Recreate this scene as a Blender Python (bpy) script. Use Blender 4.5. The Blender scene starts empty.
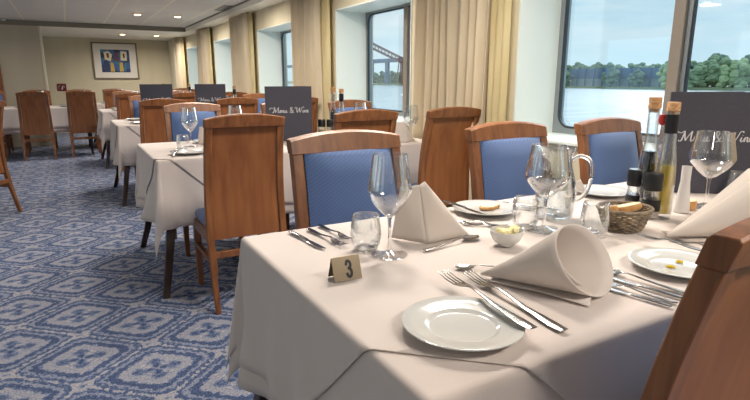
import bpy, bmesh, math, random
from mathutils import Vector, Matrix
R = math.radians
random.seed(7)
scn = bpy.context.scene
COL = scn.collection

# ------------------------------------------------------------------ camera
TH = math.atan(120/530.0)
YAW = math.atan((375-66)/(530.0/math.cos(TH)))
cam_data = bpy.data.cameras.new('camera')
cam_data.sensor_width = 36; cam_data.sensor_fit = 'HORIZONTAL'
cam_data.lens = 530/750*36
cam_data.clip_start = 0.02; cam_data.clip_end = 5000
cam = bpy.data.objects.new('camera', cam_data); COL.objects.link(cam)
cam.location = (0, 0, 1.17)
cam.rotation_euler = (math.pi/2-TH, 0, -YAW)
scn.camera = cam

# ------------------------------------------------------------------ world, sun, exposure
scn.view_settings.view_transform = 'Standard'
scn.view_settings.look = 'None'
scn.view_settings.gamma = 1
scn.view_settings.use_curve_mapping = False
scn.view_settings.exposure = 0.2

w = bpy.data.worlds.new('sky'); scn.world = w; w.use_nodes = True
nt = w.node_tree; nt.nodes.clear()
def N(nt, t, **k):
    n = nt.nodes.new(t)
    for a, b in k.items(): setattr(n, a, b)
    return n
def L(nt, a, b): nt.links.new(a, b)
out = N(nt, 'ShaderNodeOutputWorld'); bg = N(nt, 'ShaderNodeBackground')
tc = N(nt, 'ShaderNodeTexCoord'); mp = N(nt, 'ShaderNodeMapping')
mp.inputs['Scale'].default_value = (2.2, 2.2, 11)
no = N(nt, 'ShaderNodeTexNoise'); no.inputs['Scale'].default_value = 1.6; no.inputs['Detail'].default_value = 6; no.inputs['Roughness'].default_value = .55
cr = N(nt, 'ShaderNodeValToRGB')
cr.color_ramp.elements[0].position = .35; cr.color_ramp.elements[0].color = (.42, .66, .80, 1)
cr.color_ramp.elements[1].position = .66; cr.color_ramp.elements[1].color = (.80, .88, .93, 1)
sx = N(nt, 'ShaderNodeSeparateXYZ'); mr = N(nt, 'ShaderNodeMapRange')
mr.inputs['From Min'].default_value = 0; mr.inputs['From Max'].default_value = .12
mx = N(nt, 'ShaderNodeMix', data_type='RGBA'); mx.inputs['A'].default_value = (.60, .80, .90, 1)
L(nt, tc.outputs['Generated'], mp.inputs['Vector']); L(nt, mp.outputs[0], no.inputs['Vector']); L(nt, no.outputs[0], cr.inputs[0])
L(nt, tc.outputs['Generated'], sx.inputs[0]); L(nt, sx.outputs['Z'], mr.inputs[0]); L(nt, mr.outputs[0], mx.inputs['Factor'])
L(nt, cr.outputs[0], mx.inputs['B']); L(nt, mx.outputs['Result'], bg.inputs[0]); bg.inputs[1].default_value = 1.0
L(nt, bg.outputs[0], out.inputs[0])

SUN = 2.9
sd = bpy.data.lights.new('sun', 'SUN'); sd.energy = SUN; sd.angle = R(50); sd.color = (.80, .90, 1)
so = bpy.data.objects.new('sun', sd); COL.objects.link(so)
so.rotation_euler = Vector((-1, -.25, -.50)).to_track_quat('-Z', 'Y').to_euler()
LAMP_W = 18.0

# ------------------------------------------------------------------ materials
def srgb(r, g, b):
    f = lambda c: (c/255/12.92) if c/255 <= .04045 else ((c/255+.055)/1.055)**2.4
    return (f(r), f(g), f(b), 1)
MATS = {}
def mat(name, col, rough=.5, metal=0, **k):
    m = bpy.data.materials.new(name); m.use_nodes = True
    p = m.node_tree.nodes['Principled BSDF']
    p.inputs['Base Color'].default_value = col
    p.inputs['Roughness'].default_value = rough; p.inputs['Metallic'].default_value = metal
    for a, b in k.items(): p.inputs[a.replace('_', ' ')].default_value = b
    MATS[name] = m
    return m
def noisy(name, c1, c2, scale=(1, 1, 1), nscale=5, detail=4, rough=.5, bump=0, bscale=None, lo=.35, hi=.65, metal=0, bdist=.002, sheen=0):
    m = mat(name, c1, rough, metal); nt = m.node_tree; p = nt.nodes['Principled BSDF']
    tc = N(nt, 'ShaderNodeTexCoord'); mp = N(nt, 'ShaderNodeMapping'); mp.inputs['Scale'].default_value = scale
    no = N(nt, 'ShaderNodeTexNoise'); no.inputs['Scale'].default_value = nscale; no.inputs['Detail'].default_value = detail
    cr = N(nt, 'ShaderNodeValToRGB'); cr.color_ramp.elements[0].position = lo; cr.color_ramp.elements[1].position = hi
    cr.color_ramp.elements[0].color = c1; cr.color_ramp.elements[1].color = c2
    L(nt, tc.outputs['Object'], mp.inputs[0]); L(nt, mp.outputs[0], no.inputs['Vector']); L(nt, no.outputs[0], cr.inputs[0]); L(nt, cr.outputs[0], p.inputs['Base Color'])
    if bump:
        b = N(nt, 'ShaderNodeBump'); b.inputs['Strength'].default_value = bump; b.inputs['Distance'].default_value = bdist
        src = no
        if bscale:
            src = N(nt, 'ShaderNodeTexNoise'); src.inputs['Scale'].default_value = bscale; src.inputs['Detail'].default_value = 3
            L(nt, mp.outputs[0], src.inputs['Vector'])
        L(nt, src.outputs[0], b.inputs['Height']); L(nt, b.outputs[0], p.inputs['Normal'])
    if sheen: p.inputs['Sheen Weight'].default_value = sheen
    return m
wood = noisy('chair_wood', srgb(108, 66, 40), srgb(150, 98, 60), (14, 14, 1.2), 3, 5, .38, .15, lo=.3, hi=.7)
wood_panel = noisy('panel_wood', srgb(122, 72, 42), srgb(152, 98, 58), (9, 9, .8), 3, 5, .42, .1, lo=.25, hi=.75)
dark_wood = noisy('dark_wood', srgb(40, 28, 26), srgb(58, 40, 34), (10, 10, 1), 3, 4, .4)
linen = noisy('linen', srgb(206, 194, 187), srgb(213, 203, 196), (1, 1, 1), 3, 3, .85, .25, 260, bdist=.0006, sheen=.2)
napkin_m = noisy('napkin_linen', srgb(216, 206, 197), srgb(224, 214, 205), (1, 1, 1), 6, 3, .85, .25, 300, bdist=.0005, sheen=.2)
ceramic = mat('white_ceramic', srgb(204, 205, 202), .12, 0, Coat_Weight=.4)
steel = mat('cutlery_steel', srgb(158, 155, 152), .2, 1)
brass = mat('brushed_brass', srgb(150, 137, 116), .34, .9)
black = mat('black_plastic', srgb(24, 24, 27), .35)
cork = noisy('cork', srgb(176, 130, 86), srgb(212, 170, 124), (1, 1, 1), 120, 3, .85)
oil = mat('olive_oil', srgb(214, 186, 14), .12, 0, Transmission_Weight=.3)
vinegar = mat('dark_vinegar', srgb(34, 16, 20), .1)
butter = mat('butter', srgb(238, 226, 170), .45)
crust = noisy('bread_crust', srgb(176, 128, 74), srgb(206, 160, 104), (1, 1, 1), 40, 4, .8, .4, bdist=.002)
crumb = noisy('bread_crumb', srgb(228, 206, 168), srgb(240, 224, 194), (1, 1, 1), 90, 4, .9, .6, bdist=.002)
wicker = noisy('wicker', srgb(96, 82, 66), srgb(150, 134, 110), (1, 1, 1), 60, 3, .55)
menu_m = noisy('slate_card', srgb(62, 62, 74), srgb(70, 70, 82), (1, 1, 1), 200, 2, .55)
silver_ink = mat('silver_ink', srgb(214, 214, 218), .4)
red_m = mat('red_wax', srgb(190, 52, 48), .4)
frosted = mat('frosted_white', srgb(214, 210, 208), .35)
wall_m = noisy('wall_paint', srgb(208, 199, 172), srgb(214, 205, 178), (1, 1, .2), 4, 3, .8)
part_m = noisy('partition_paint', srgb(186, 178, 160), srgb(192, 184, 166), (1, 1, .2), 4, 3, .8)
cream = mat('cream_trim', srgb(214, 206, 184), .6)
reveal_m = mat('reveal_panel', srgb(222, 230, 226), .45)
soffit_m = mat('soffit_paint', srgb(238, 234, 222), .6)
step_m = mat('grey_trim', srgb(128, 124, 112), .6)
alu = mat('window_aluminium', srgb(150, 156, 160), .35, .7)
gasket = mat('rubber_gasket', srgb(38, 48, 56), .5)
mull_m = mat('mullion_brown', srgb(128, 118, 108), .5)
frame_m = mat('picture_frame_wood', srgb(120, 106, 84), .4)
mat_board = mat('mat_board', srgb(236, 232, 222), .8)
curtain_m = noisy('curtain_fabric', srgb(220, 206, 178), srgb(230, 218, 192), (1, 1, .3), 8, 3, .85, sheen=.3)
lining_m = noisy('curtain_lining', srgb(220, 206, 162), srgb(232, 220, 180), (1, 1, .3), 8, 3, .8)
def transl(m, amt, col):
    nt = m.node_tree; p = nt.nodes['Principled BSDF']; o = nt.nodes['Material Output']
    t = N(nt, 'ShaderNodeBsdfTranslucent'); t.inputs[0].default_value = col
    x = N(nt, 'ShaderNodeMixShader'); x.inputs[0].default_value = amt
    L(nt, p.outputs[0], x.inputs[1]); L(nt, t.outputs[0], x.inputs[2]); L(nt, x.outputs[0], o.inputs[0])
transl(curtain_m, .25, srgb(220, 200, 160)); transl(lining_m, .4, srgb(236, 226, 180))
transl(napkin_m, .2, srgb(235, 225, 215))

def thin_glass(name, tint, edge, lo, hi, rough=.02, blend=.35):
    m = bpy.data.materials.new(name); m.use_nodes = True; nt = m.node_tree; nt.nodes.clear()
    o = N(nt, 'ShaderNodeOutputMaterial'); t = N(nt, 'ShaderNodeBsdfTransparent'); t.inputs[0].default_value = tint
    g = N(nt, 'ShaderNodeBsdfGlossy'); g.inputs['Color'].default_value = edge; g.inputs['Roughness'].default_value = rough
    lw = N(nt, 'ShaderNodeLayerWeight'); lw.inputs[0].default_value = blend
    r = N(nt, 'ShaderNodeMapRange'); r.inputs['To Min'].default_value = lo; r.inputs['To Max'].default_value = hi
    x = N(nt, 'ShaderNodeMixShader'); L(nt, lw.outputs['Facing'], r.inputs[0]); L(nt, r.outputs[0], x.inputs[0])
    L(nt, t.outputs[0], x.inputs[1]); L(nt, g.outputs[0], x.inputs[2]); L(nt, x.outputs[0], o.inputs[0])
    return m
glass = thin_glass('clear_glass', (.965, .975, .975, 1), (.97, .98, 1, 1), .04, .95, blend=.4)
pane_m = thin_glass('window_glass', (.97, .99, .99, 1), (.9, .95, 1, 1), .02, .3)
water_m2 = thin_glass('drinking_water', (.93, .96, .97, 1), (.9, .95, 1, 1), .05, .7)

# blue woven upholstery
m = mat('blue_fabric', srgb(74, 108, 164), .8, Sheen_Weight=.35); nt = m.node_tree; p = nt.nodes['Principled BSDF']
tc = N(nt, 'ShaderNodeTexCoord')
w1 = N(nt, 'ShaderNodeTexWave', wave_type='BANDS', bands_direction='DIAGONAL'); w1.inputs['Scale'].default_value = 34; w1.inputs['Distortion'].default_value = 1.5; w1.inputs['Detail Scale'].default_value = 6
mp = N(nt, 'ShaderNodeMapping'); mp.inputs['Scale'].default_value = (1, .2, 1.6)
cr = N(nt, 'ShaderNodeValToRGB'); cr.color_ramp.elements[0].color = srgb(74, 100, 148); cr.color_ramp.elements[1].color = srgb(82, 110, 160)
L(nt, tc.outputs['Object'], mp.inputs[0]); L(nt, mp.outputs[0], w1.inputs[0]); L(nt, w1.outputs[0], cr.inputs[0]); L(nt, cr.outputs[0], p.inputs['Base Color'])
blue = m

# carpet: diamond lattice with concentric bands
m = mat('carpet_pattern', (.1, .15, .3, 1), .95); nt = m.node_tree; p = nt.nodes['Principled BSDF']
def M(op, a, b=None, c=None):
    n = N(nt, 'ShaderNodeMath', operation=op)
    for i, v in enumerate((a, b, c)):
        if v is None: continue
        if isinstance(v, (int, float)): n.inputs[i].default_value = v
        else: L(nt, v, n.inputs[i])
    return n.outputs[0]
tc = N(nt, 'ShaderNodeTexCoord'); sp = N(nt, 'ShaderNodeSeparateXYZ'); L(nt, tc.outputs['Object'], sp.inputs[0])
nz = N(nt, 'ShaderNodeTexNoise'); nz.inputs['Scale'].default_value = 45; nz.inputs['Detail'].default_value = 3; L(nt, tc.outputs['Object'], nz.inputs[0])
fine = N(nt, 'ShaderNodeTexNoise'); fine.inputs['Scale'].default_value = 150; fine.inputs['Detail'].default_value = 2; L(nt, tc.outputs['Object'], fine.inputs[0])
A, B = .272, .245
X = M('ADD', sp.outputs[0], .073); Y = M('SUBTRACT', sp.outputs[1], 2.43)
# rotated coordinates p,q are integers on cell borders
xa = M('DIVIDE', X, A); yb = M('DIVIDE', Y, B)
xs = M('ADD', xa, M('MULTIPLY', M('SINE', M('MULTIPLY', yb, math.pi)), .0))
P_ = M('MULTIPLY', M('ADD', xs, yb), .5); Q_ = M('MULTIPLY', M('SUBTRACT', xs, yb), .5)
fp = M('ABSOLUTE', M('SUBTRACT', P_, M('ROUND', P_))); fq = M('ABSOLUTE', M('SUBTRACT', Q_, M('ROUND', Q_)))
# ogee: bend borders
u = M('SUBTRACT', P_, M('ROUND', P_)); v = M('SUBTRACT', Q_, M('ROUND', Q_))
xx = M('ABSOLUTE', M('ADD', u, v)); yy = M('ABSOLUTE', M('SUBTRACT', u, v))      # local |x|/A, |y|/B
d = M('POWER', M('ADD', M('POWER', fp, 6.5), M('POWER', fq, 6.5)), 1/6.5)                                                         # 0 centre .. .5 border
d2 = M('ADD', d, M('MULTIPLY', M('SUBTRACT', nz.outputs[0], .5), .17))
rmp = N(nt, 'ShaderNodeValToRGB'); e = rmp.color_ramp; e.interpolation = 'LINEAR'
for pos, c in [(0, .6), (.04, .2), (.08, .3), (.12, .6), (.15, .3), (.20, .62), (.29, .68), (.325, .15), (.375, .12), (.40, .6), (.425, .55), (.45, .15), (.475, .2), (.495, .75), (.53, .7), (.56, .3)]:
    el = e.elements.new(pos) if pos not in (0,) else e.elements[0]
    el.position = pos; el.color = (c, c, c, 1)
e.elements[-1].color = (.9, .9, .9, 1)
L(nt, d2, rmp.inputs[0])
# petals near centre
ang = M('ARCTAN2', M('SUBTRACT', u, v), M('ADD', u, v))
pet = M('MULTIPLY', M('COSINE', M('MULTIPLY', ang, 4)), M('LESS_THAN', d, .2))
val = M('ADD', rmp.outputs[0], M('MULTIPLY', pet, -.22))
val = M('ADD', val, M('MULTIPLY', M('SUBTRACT', fine.outputs[0], .5), 1.3))
cc = N(nt, 'ShaderNodeValToRGB'); cc.color_ramp.elements[0].position = .08; cc.color_ramp.elements[0].color = srgb(48, 66, 104)
cc.color_ramp.elements[1].position = .9; cc.color_ramp.elements[1].color = srgb(184, 177, 173)
mid = cc.color_ramp.elements.new(.45); mid.color = srgb(104, 120, 152)
L(nt, val, cc.inputs[0]); L(nt, cc.outputs[0], p.inputs['Base Color'])
bp = N(nt, 'ShaderNodeBump'); bp.inputs['Strength'].default_value = .4; bp.inputs['Distance'].default_value = .003
L(nt, fine.outputs[0], bp.inputs['Height']); L(nt, bp.outputs[0], p.inputs['Normal'])
carpet = m

# ceiling tiles
m = mat('ceiling_panels', srgb(176, 176, 176), .5); nt = m.node_tree; p = nt.nodes['Principled BSDF']
tc = N(nt, 'ShaderNodeTexCoord'); sp = N(nt, 'ShaderNodeSeparateXYZ'); L(nt, tc.outputs['Object'], sp.inputs[0])
fx = M('ABSOLUTE', M('SUBTRACT', M('FRACT', M('DIVIDE', M('ADD', sp.outputs[0], .52+.305), .613)), .5))
fy = M('ABSOLUTE', M('SUBTRACT', M('FRACT', M('DIVIDE', M('ADD', sp.outputs[1], .2), 1.2)), .5))
ln = M('MAXIMUM', M('MULTIPLY', M('LESS_THAN', fx, .022), 1.0), M('MULTIPLY', M('LESS_THAN', fy, .008), .4))
mp = N(nt, 'ShaderNodeMapping'); mp.inputs['Scale'].default_value = (1, 9, 1); L(nt, tc.outputs['Object'], mp.inputs[0])
nz = N(nt, 'ShaderNodeTexNoise'); nz.inputs['Scale'].default_value = 3; nz.inputs['Detail'].default_value = 5; L(nt, mp.outputs[0], nz.inputs[0])
c1 = N(nt, 'ShaderNodeValToRGB'); c1.color_ramp.elements[0].color = srgb(188, 188, 190); c1.color_ramp.elements[1].color = srgb(218, 217, 214); L(nt, nz.outputs[0], c1.inputs[0])
mx = N(nt, 'ShaderNodeMix', data_type='RGBA'); L(nt, ln, mx.inputs['Factor']); L(nt, c1.outputs[0], mx.inputs['A']); mx.inputs['B'].default_value = srgb(226, 222, 208)
L(nt, mx.outputs['Result'], p.inputs['Base Color'])
ceil_m = m

# ------------------------------------------------------------------ geometry helpers
class G:
    """collects shapes; build() links them as ONE mesh object"""
    def __init__(s): s.v = []; s.f = []; s.mi = []; s.cur = 0
    def add(s, vs, fs):
        b = len(s.v); s.v += [tuple(x) for x in vs]
        s.f += [tuple(i+b for i in f) for f in fs]; s.mi += [s.cur]*len(fs); return s
    def box(s, x0, x1, y0, y1, z0, z1):
        vs = [(x, y, z) for x in (x0, x1) for y in (y0, y1) for z in (z0, z1)]
        return s.add(vs, [(0, 1, 3, 2), (4, 6, 7, 5), (0, 4, 5, 1), (2, 3, 7, 6), (0, 2, 6, 4), (1, 5, 7, 3)])
    def loft(s, rings, cap=True, closed=True, loop=False):
        n = len(rings[0]); vs = [p for r in rings for p in r]; fs = []
        m = len(rings); rr = range(m if loop else m-1)
        for i in rr:
            j = (i+1) % m
            for k in range(n if closed else n-1):
                k2 = (k+1) % n
                fs.append((i*n+k, i*n+k2, j*n+k2, j*n+k))
        if cap and closed and not loop:
            fs.append(tuple(range(n-1, -1, -1))); fs.append(tuple((m-1)*n+k for k in range(n)))
        return s.add(vs, fs)
    def lathe(s, prof, n=24, c=(0, 0, 0), a=1, b=1):
        rings = [[(c[0]+a*r*math.cos(2*math.pi*k/n), c[1]+b*r*math.sin(2*math.pi*k/n), c[2]+z) for k in range(n)] for r, z in prof]
        return s.loft(rings)
    def tube(s, path, rad, n=8, loop=False, flat=1):
        P = [Vector(p) for p in path]; m = len(P); rings = []
        up = Vector((0, 0, 1))
        for i in range(m):
            if loop: t = P[(i+1) % m]-P[i-1]
            else: t = P[min(i+1, m-1)]-P[max(i-1, 0)]
            t.normalize()
            a = t.cross(up)
            if a.length < .1: a = t.cross(Vector((1, 0, 0)))
            a.normalize(); b = a.cross(t)
            r = rad[i] if isinstance(rad, (list, tuple)) else rad
            rings.append([P[i]+a*r*math.cos(2*math.pi*k/n)+b*r*flat*math.sin(2*math.pi*k/n) for k in range(n)])
        return s.loft(rings, loop=loop)
    def xf(s, mtx): s.v = [tuple(mtx @ Vector(p)) for p in s.v]; return s
    def build(s, name, m, parent=None, smooth=True, bevel=0, solid=0, sub=0, loc=None, auto=40):
        me = bpy.data.meshes.new(name); me.from_pydata(s.v, [], s.f)
        ms = m if isinstance(m, (list, tuple)) else [m]
        for x in ms: me.materials.append(x)
        bm = bmesh.new(); bm.from_mesh(me)
        for f, i in zip(bm.faces, s.mi): f.material_index = i
        bmesh.ops.recalc_face_normals(bm, faces=bm.faces)
        if smooth:
            for f in bm.faces: f.smooth = True
            for e in bm.edges:
                if len(e.link_faces) == 2 and e.calc_face_angle(0) > R(auto): e.smooth = False
        bm.to_mesh(me); bm.free()
        o = bpy.data.objects.new(name, me); COL.objects.link(o)
        if parent: o.parent = parent
        if loc: o.location = loc
        if solid:
            q = o.modifiers.new('thickness', 'SOLIDIFY'); q.thickness = solid; q.offset = 0
        if bevel:
            q = o.modifiers.new('bevel', 'BEVEL'); q.width = bevel; q.segments = 2; q.limit_method = 'ANGLE'; q.angle_limit = R(40)
        if sub:
            q = o.modifiers.new('subdivision', 'SUBSURF'); q.levels = sub; q.render_levels = sub
        return o
def tag(o, label, cat, group=None, kind=None):
    if label: o['label'] = label
    if cat: o['category'] = cat
    if group: o['group'] = group
    if kind: o['kind'] = kind
    return o
def thing(name, label, cat, loc=(0, 0, 0), rz=0, group=None):
    o = bpy.data.objects.new(name, None); COL.objects.link(o); o.empty_display_size = .05
    o.location = loc; o.rotation_euler = (0, 0, rz)
    return tag(o, label, cat, group)
def struct(o, label=None):
    o['kind'] = 'structure'
    if label: o['label'] = label
    return o
def dup(root, label, loc, rz=0, group=None, rot=None):
    def cp(o, par):
        c = o.copy(); COL.objects.link(c); c.parent = par
        for ch in o.children: cp(ch, c)
        return c
    r = cp(root, None); r.location = loc; r.rotation_euler = rot if rot else (0, 0, rz)
    r['label'] = label
    if group: r['group'] = group
    return r
PROTO = {}
def put(kind, maker, label, loc, rz=0, group=None, rot=None):
    """first use moves the thing built by maker(), later uses copy it and its parts"""
    if kind not in PROTO:
        o = maker(); PROTO[kind] = o
        o.location = loc; o.rotation_euler = rot if rot else (0, 0, rz); o['label'] = label
        if group: o['group'] = group
        return o
    return dup(PROTO[kind], label, loc, rz, group, rot)
def catmull(P, n=6, loop=False):
    P = [Vector(p) for p in P]; o = []
    m = len(P)
    for i in range(m if loop else m-1):
        p0 = P[i-1] if (i > 0 or loop) else P[0]; p1 = P[i]; p2 = P[(i+1) % m]; p3 = P[(i+2) % m] if (i+2 < m or loop) else P[-1]
        for k in range(n):
            t = k/n
            o.append(.5*((2*p1)+(p2-p0)*t+(2*p0-5*p1+4*p2-p3)*t*t+(3*p1-p0-3*p2+p3)*t**3))
    if not loop: o.append(P[-1])
    return o

# ------------------------------------------------------------------ room shell
WX = 2.37; GX = 2.73; ZS = 2.09; ZC = 2.17; YN = -3.6; YF = 14.0; XL = -4.2
struct(G().box(XL, GX+.1, YN, YF, -.1, 0).build('floor', carpet, smooth=False))
struct(G().box(XL, 2.14, YN, 11.3, ZC, ZC+.1).build('ceiling', ceil_m, smooth=False))
g = G(); g.box(2.14, GX+.1, YN, YF, ZS, ZC+.1); g.box(XL, 2.14, 11.3, YF, ZS, ZC+.1)
struct(g.build('trim_1', soffit_m, smooth=False))
struct(G().box(XL, 2.14, 11.26, 11.3, ZS-.004, ZC).build('trim_2', step_m, smooth=False, bevel=.004))
struct(G().box(2.125, 2.14, YN, 11.26, ZC-.015, ZC).build('trim_6', step_m, smooth=False))
OP = [(1.08+2.51*j, 2.44+2.51*j) for j in range(-2, 5)]
g = G(); y = YN
ZL, ZH = .84, 1.83
for a, b in OP:
    g.box(WX, GX+.06, y, a, 0, ZS); g.box(WX, GX+.06, a, b, 0, ZL-.02); g.box(WX, GX+.06, a, b, ZH+.012, ZS); y = b
g.box(WX, GX+.06, y, YF, 0, ZS)
struct(g.build('wall_right', wall_m, smooth=False))
struct(G().box(XL, GX, YF, YF+.1, 0, ZS).build('wall_far', wall_m, smooth=False))
g = G(); y = YN
for a, b in OP:  # openings added in the unseen left wall to let in fill daylight
    g.box(XL-.1, XL, y, a, 0, ZC); g.box(XL-.1, XL, a, b, 0, .7); g.box(XL-.1, XL, a, b, 1.95, ZC); y = b
g.box(XL-.1, XL, y, YF, 0, ZC)
struct(g.build('wall_left', wall_m, smooth=False))
struct(G().box(XL, GX, YN-.1, YN, 0, ZC).build('wall_near', wall_m, smooth=False))
struct(G().box(XL, -.33, 11.34, 11.46, 0, ZS).build('wall_partition', part_m, smooth=False))
struct(G().box(-.33, -.29, 11.32, 11.48, 0, ZS).build('partition_lit_end', cream, smooth=False, bevel=.004))  # partition end face, daylight on it painted in as a paler colour
struct(G().box(-1.35, -.955, 11.30, 11.34, 0, 1.43).build('trim_4', wood_panel, smooth=False, bevel=.004))
struct(G().box(2.22, 2.37, 13.2, 13.95, 0, ZS).build('trim_5', cream, smooth=False, bevel=.01))
struct(G().box(2.34, 2.37, YN, 13.2, 0, .09).build('baseboard_right', cream, smooth=False, bevel=.004))
struct(G().box(-.29, 2.22, 13.97, 14.0, 0, .09).build('baseboard_far', cream, smooth=False, bevel=.004))

def rrect(y0, y1, z0, z1, r, n=6):
    pts = []
    for cy, cz, a0 in ((y1-r, z1-r, 0), (y0+r, z1-r, 90), (y0+r, z0+r, 180), (y1-r, z0+r, 270)):
        for k in range(n+1):
            a = R(a0+90*k/n); pts.append((cy+r*math.cos(a), cz+r*math.sin(a)))
    return pts
def ring(g, outer, inner, x0, x1):
    rings = [[(x0, y, z) for y, z in outer], [(x1, y, z) for y, z in outer], [(x1, y, z) for y, z in inner], [(x0, y, z) for y, z in inner]]
    g.loft(rings, loop=True)
for i, (a, b) in enumerate(OP):
    wr = thing('window_%d' % (i+1), None, None, (0, 0, 0)); struct(wr)
    # reveals: pale panels lining the recess
    g = G(); g.box(WX-.006, GX, b-.012, b, ZL-.02, ZH+.012); g.box(WX-.006, GX, a, a+.012, ZL-.02, ZH+.012); g.box(WX-.006, GX, a+.012, b-.012, ZH, ZH+.012)
    g.build('window_reveal', reveal_m, wr, smooth=False)
    G().box(WX-.03, GX, a+.012, b-.012, ZL-.02, ZL).build('window_sill', reveal_m, wr, smooth=False, bevel=.004)
    ya, yb = a+.012, b-.012
    g = G(); O = rrect(ya, yb, ZL, ZH, .002); I = rrect(ya+.035, yb-.035, ZL+.035, ZH-.02, .09); ring(g, O, I, GX-.03, GX+.02)
    g.build('window_frame', alu, wr, auto=30)
    g = G(); I2 = rrect(ya+.048, yb-.048, ZL+.048, ZH-.033, .08); ring(g, I, I2, GX-.032, GX-.012); g.build('gasket', gasket, wr, auto=30)
    ym = b-.78
    g = G(); g.box(GX-.05, GX-.004, ym-.03, ym+.03, ZL+.03, ZH-.02)
    mu = g.build('mullion', mull_m, wr, smooth=False, bevel=.004)
    g = G()
    for k in range(7): g.lathe([(0, 0), (.004, 0), (.003, .002), (0, .0025)], 8, (0, 0, 0))
    g = G()
    for k in range(7):
        h = G().lathe([(.004, 0), (.004, .002), (.002, .003)], 8); h.xf(Matrix.Translation((GX-.05, ym+.005, ZL+.12+.13*k)) @ Matrix.Rotation(-math.pi/2, 4, 'Y')); g.add(h.v, h.f)
    g.build('rivets', step_m, mu)
    g = G(); g.box(GX-.026, GX-.006, ym-.052, ym-.031, ZL+.03, ZH-.02); g.build('glazing_bead', alu, wr, smooth=False)
    g = G(); g.box(GX-.016, GX-.006, ym-.062, ym-.053, ZL+.03, ZH-.02); g.build('gasket', gasket, wr, smooth=False)
    G().box(GX-.003, GX+.003, ya+.03, yb-.03, ZL+.03, ZH-.015).build('pane', pane_m, wr, smooth=False)

# ------------------------------------------------------------------ curtains
def curtain(y0, y1, label, x=2.27, flare=0):
    c = thing('curtain', label, 'curtain', (x, (y0+y1)/2, 0), 0, 'window curtains')
    W = y1-y0; rings = []; n = 110; rnd = random.Random(int(y0*100))
    ph = [rnd.uniform(0, 6) for _ in range(4)]
    for z in [.02+(ZS-.03)*i/14 for i in range(15)]:
        h = 1-z/ZS; r = []
        for k in range(n):
            t = k/(n-1); y = -W/2+W*t
            am = .022+.012*h
            xo = am*1.3*math.sin(2*math.pi*(t*8.5+.25*math.sin(2.2*2*math.pi*t+ph[0])))+.008*math.sin(5*h+ph[1]+t*9)
            r.append((xo, y+.012*math.sin(4*h+t*20+ph[2])*h, z))
        rings.append(r)
    G().loft(rings, closed=False).build('drape', curtain_m, c, solid=.004)
    # pale yellow lining strip at the window side nearer the camera
    rings = []
    for z in [.02+(ZS-.03)*i/8 for i in range(9)]:
        rings.append([(.012*math.sin(k/19*math.pi*5+z)+.03, -W/2-.13+.15*k/19, z) for k in range(20)])
    G().loft(rings, closed=False).build('lining', lining_m, c, solid=.003)
    return c
for j, nm in enumerate(['beige pleated curtain between the two nearest windows', 'beige pleated curtain between second and third window from the camera',
                        'beige pleated curtain between third and fourth window from the camera', 'narrow beige curtain between fourth and fifth window from the camera',
                        'farthest beige curtain beside the far wall']):
    a = 2.44+2.51*j
    curtain(a+.14, a+.95, nm)
curtain(-.02+.12, 1.06, 'beige pleated curtain beside the near end of the closest window')

# ------------------------------------------------------------------ ceiling lamps
def make_lamp():
    t = thing('ceiling_light', '', 'ceiling light')
    G().lathe([(.055, -.002), (.072, -.001), (.072, -.010), (.060, -.016), (.052, -.008)], 20).build('trim_ring', brass_l, t)
    G().lathe([(.001, -.003), (.052, -.003), (.048, -.016), (.03, -.026), (.001, -.030)], 20).build('lens', lens_m, t)
    ld = bpy.data.lights.new('bulb', 'AREA'); ld.shape = 'DISK'; ld.size = .30; ld.energy = LAMP_W; ld.color = (1, .90, .79); ld.spread = R(170)
    lo = bpy.data.objects.new('bulb', ld); COL.objects.link(lo); lo.parent = t; lo.location = (0, 0, -.05)
    return t
brass_l = mat('lamp_ring', srgb(220, 190, 150), .3, .6)
lens_m = mat('lamp_lens', srgb(255, 220, 170), .4); lens_m.node_tree.nodes['Principled BSDF'].inputs['Emission Color'].default_value = (1, .72, .42, 1); lens_m.node_tree.nodes['Principled BSDF'].inputs['Emission Strength'].default_value = 6.0
LY = [9.3, 6.6, 4.2, 1.8, -.6]
for i, y in enumerate(LY):
    for x, s in ((1.07, 'left'), (1.66, 'right')):
        put('lamp', make_lamp, ('round recessed ceiling light, %s one of the pair in the tiled ceiling' % s) if i == 0 else 'round recessed ceiling light in the tiled ceiling above the window tables', (x, y, ZC), 0, 'ceiling lights' if i else 'ceiling light pair over far tables')
    if i not in (1, 3):
        put('lamp', make_lamp, 'round recessed ceiling light above the aisle side tables', (-1.9, y, ZC), 0, 'ceiling lights over aisle side')
for x, s in ((1.10, 'left'), (1.75, 'right')):
    put('lamp', make_lamp, 'round light in the ceiling border, %s one above the framed picture' % s, (x, 12.35, ZS), 0, 'ceiling light pair by the picture')
g = G().box(2.0, 2.12, 7.7, 8.3, ZC-.006, ZC)
tag(g.build('ceiling_vent', black, smooth=False), 'small dark slot vent in the ceiling edge above the windows', 'vent')
tag(G().lathe([(.03, 0), (.045, -.01), (.04, -.035), (.01, -.045)], 16, (-.8, 11.1, ZC)).build('smoke_detector', ceramic), 'small white smoke detector at the upper left on ceiling', 'smoke detector')

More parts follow.
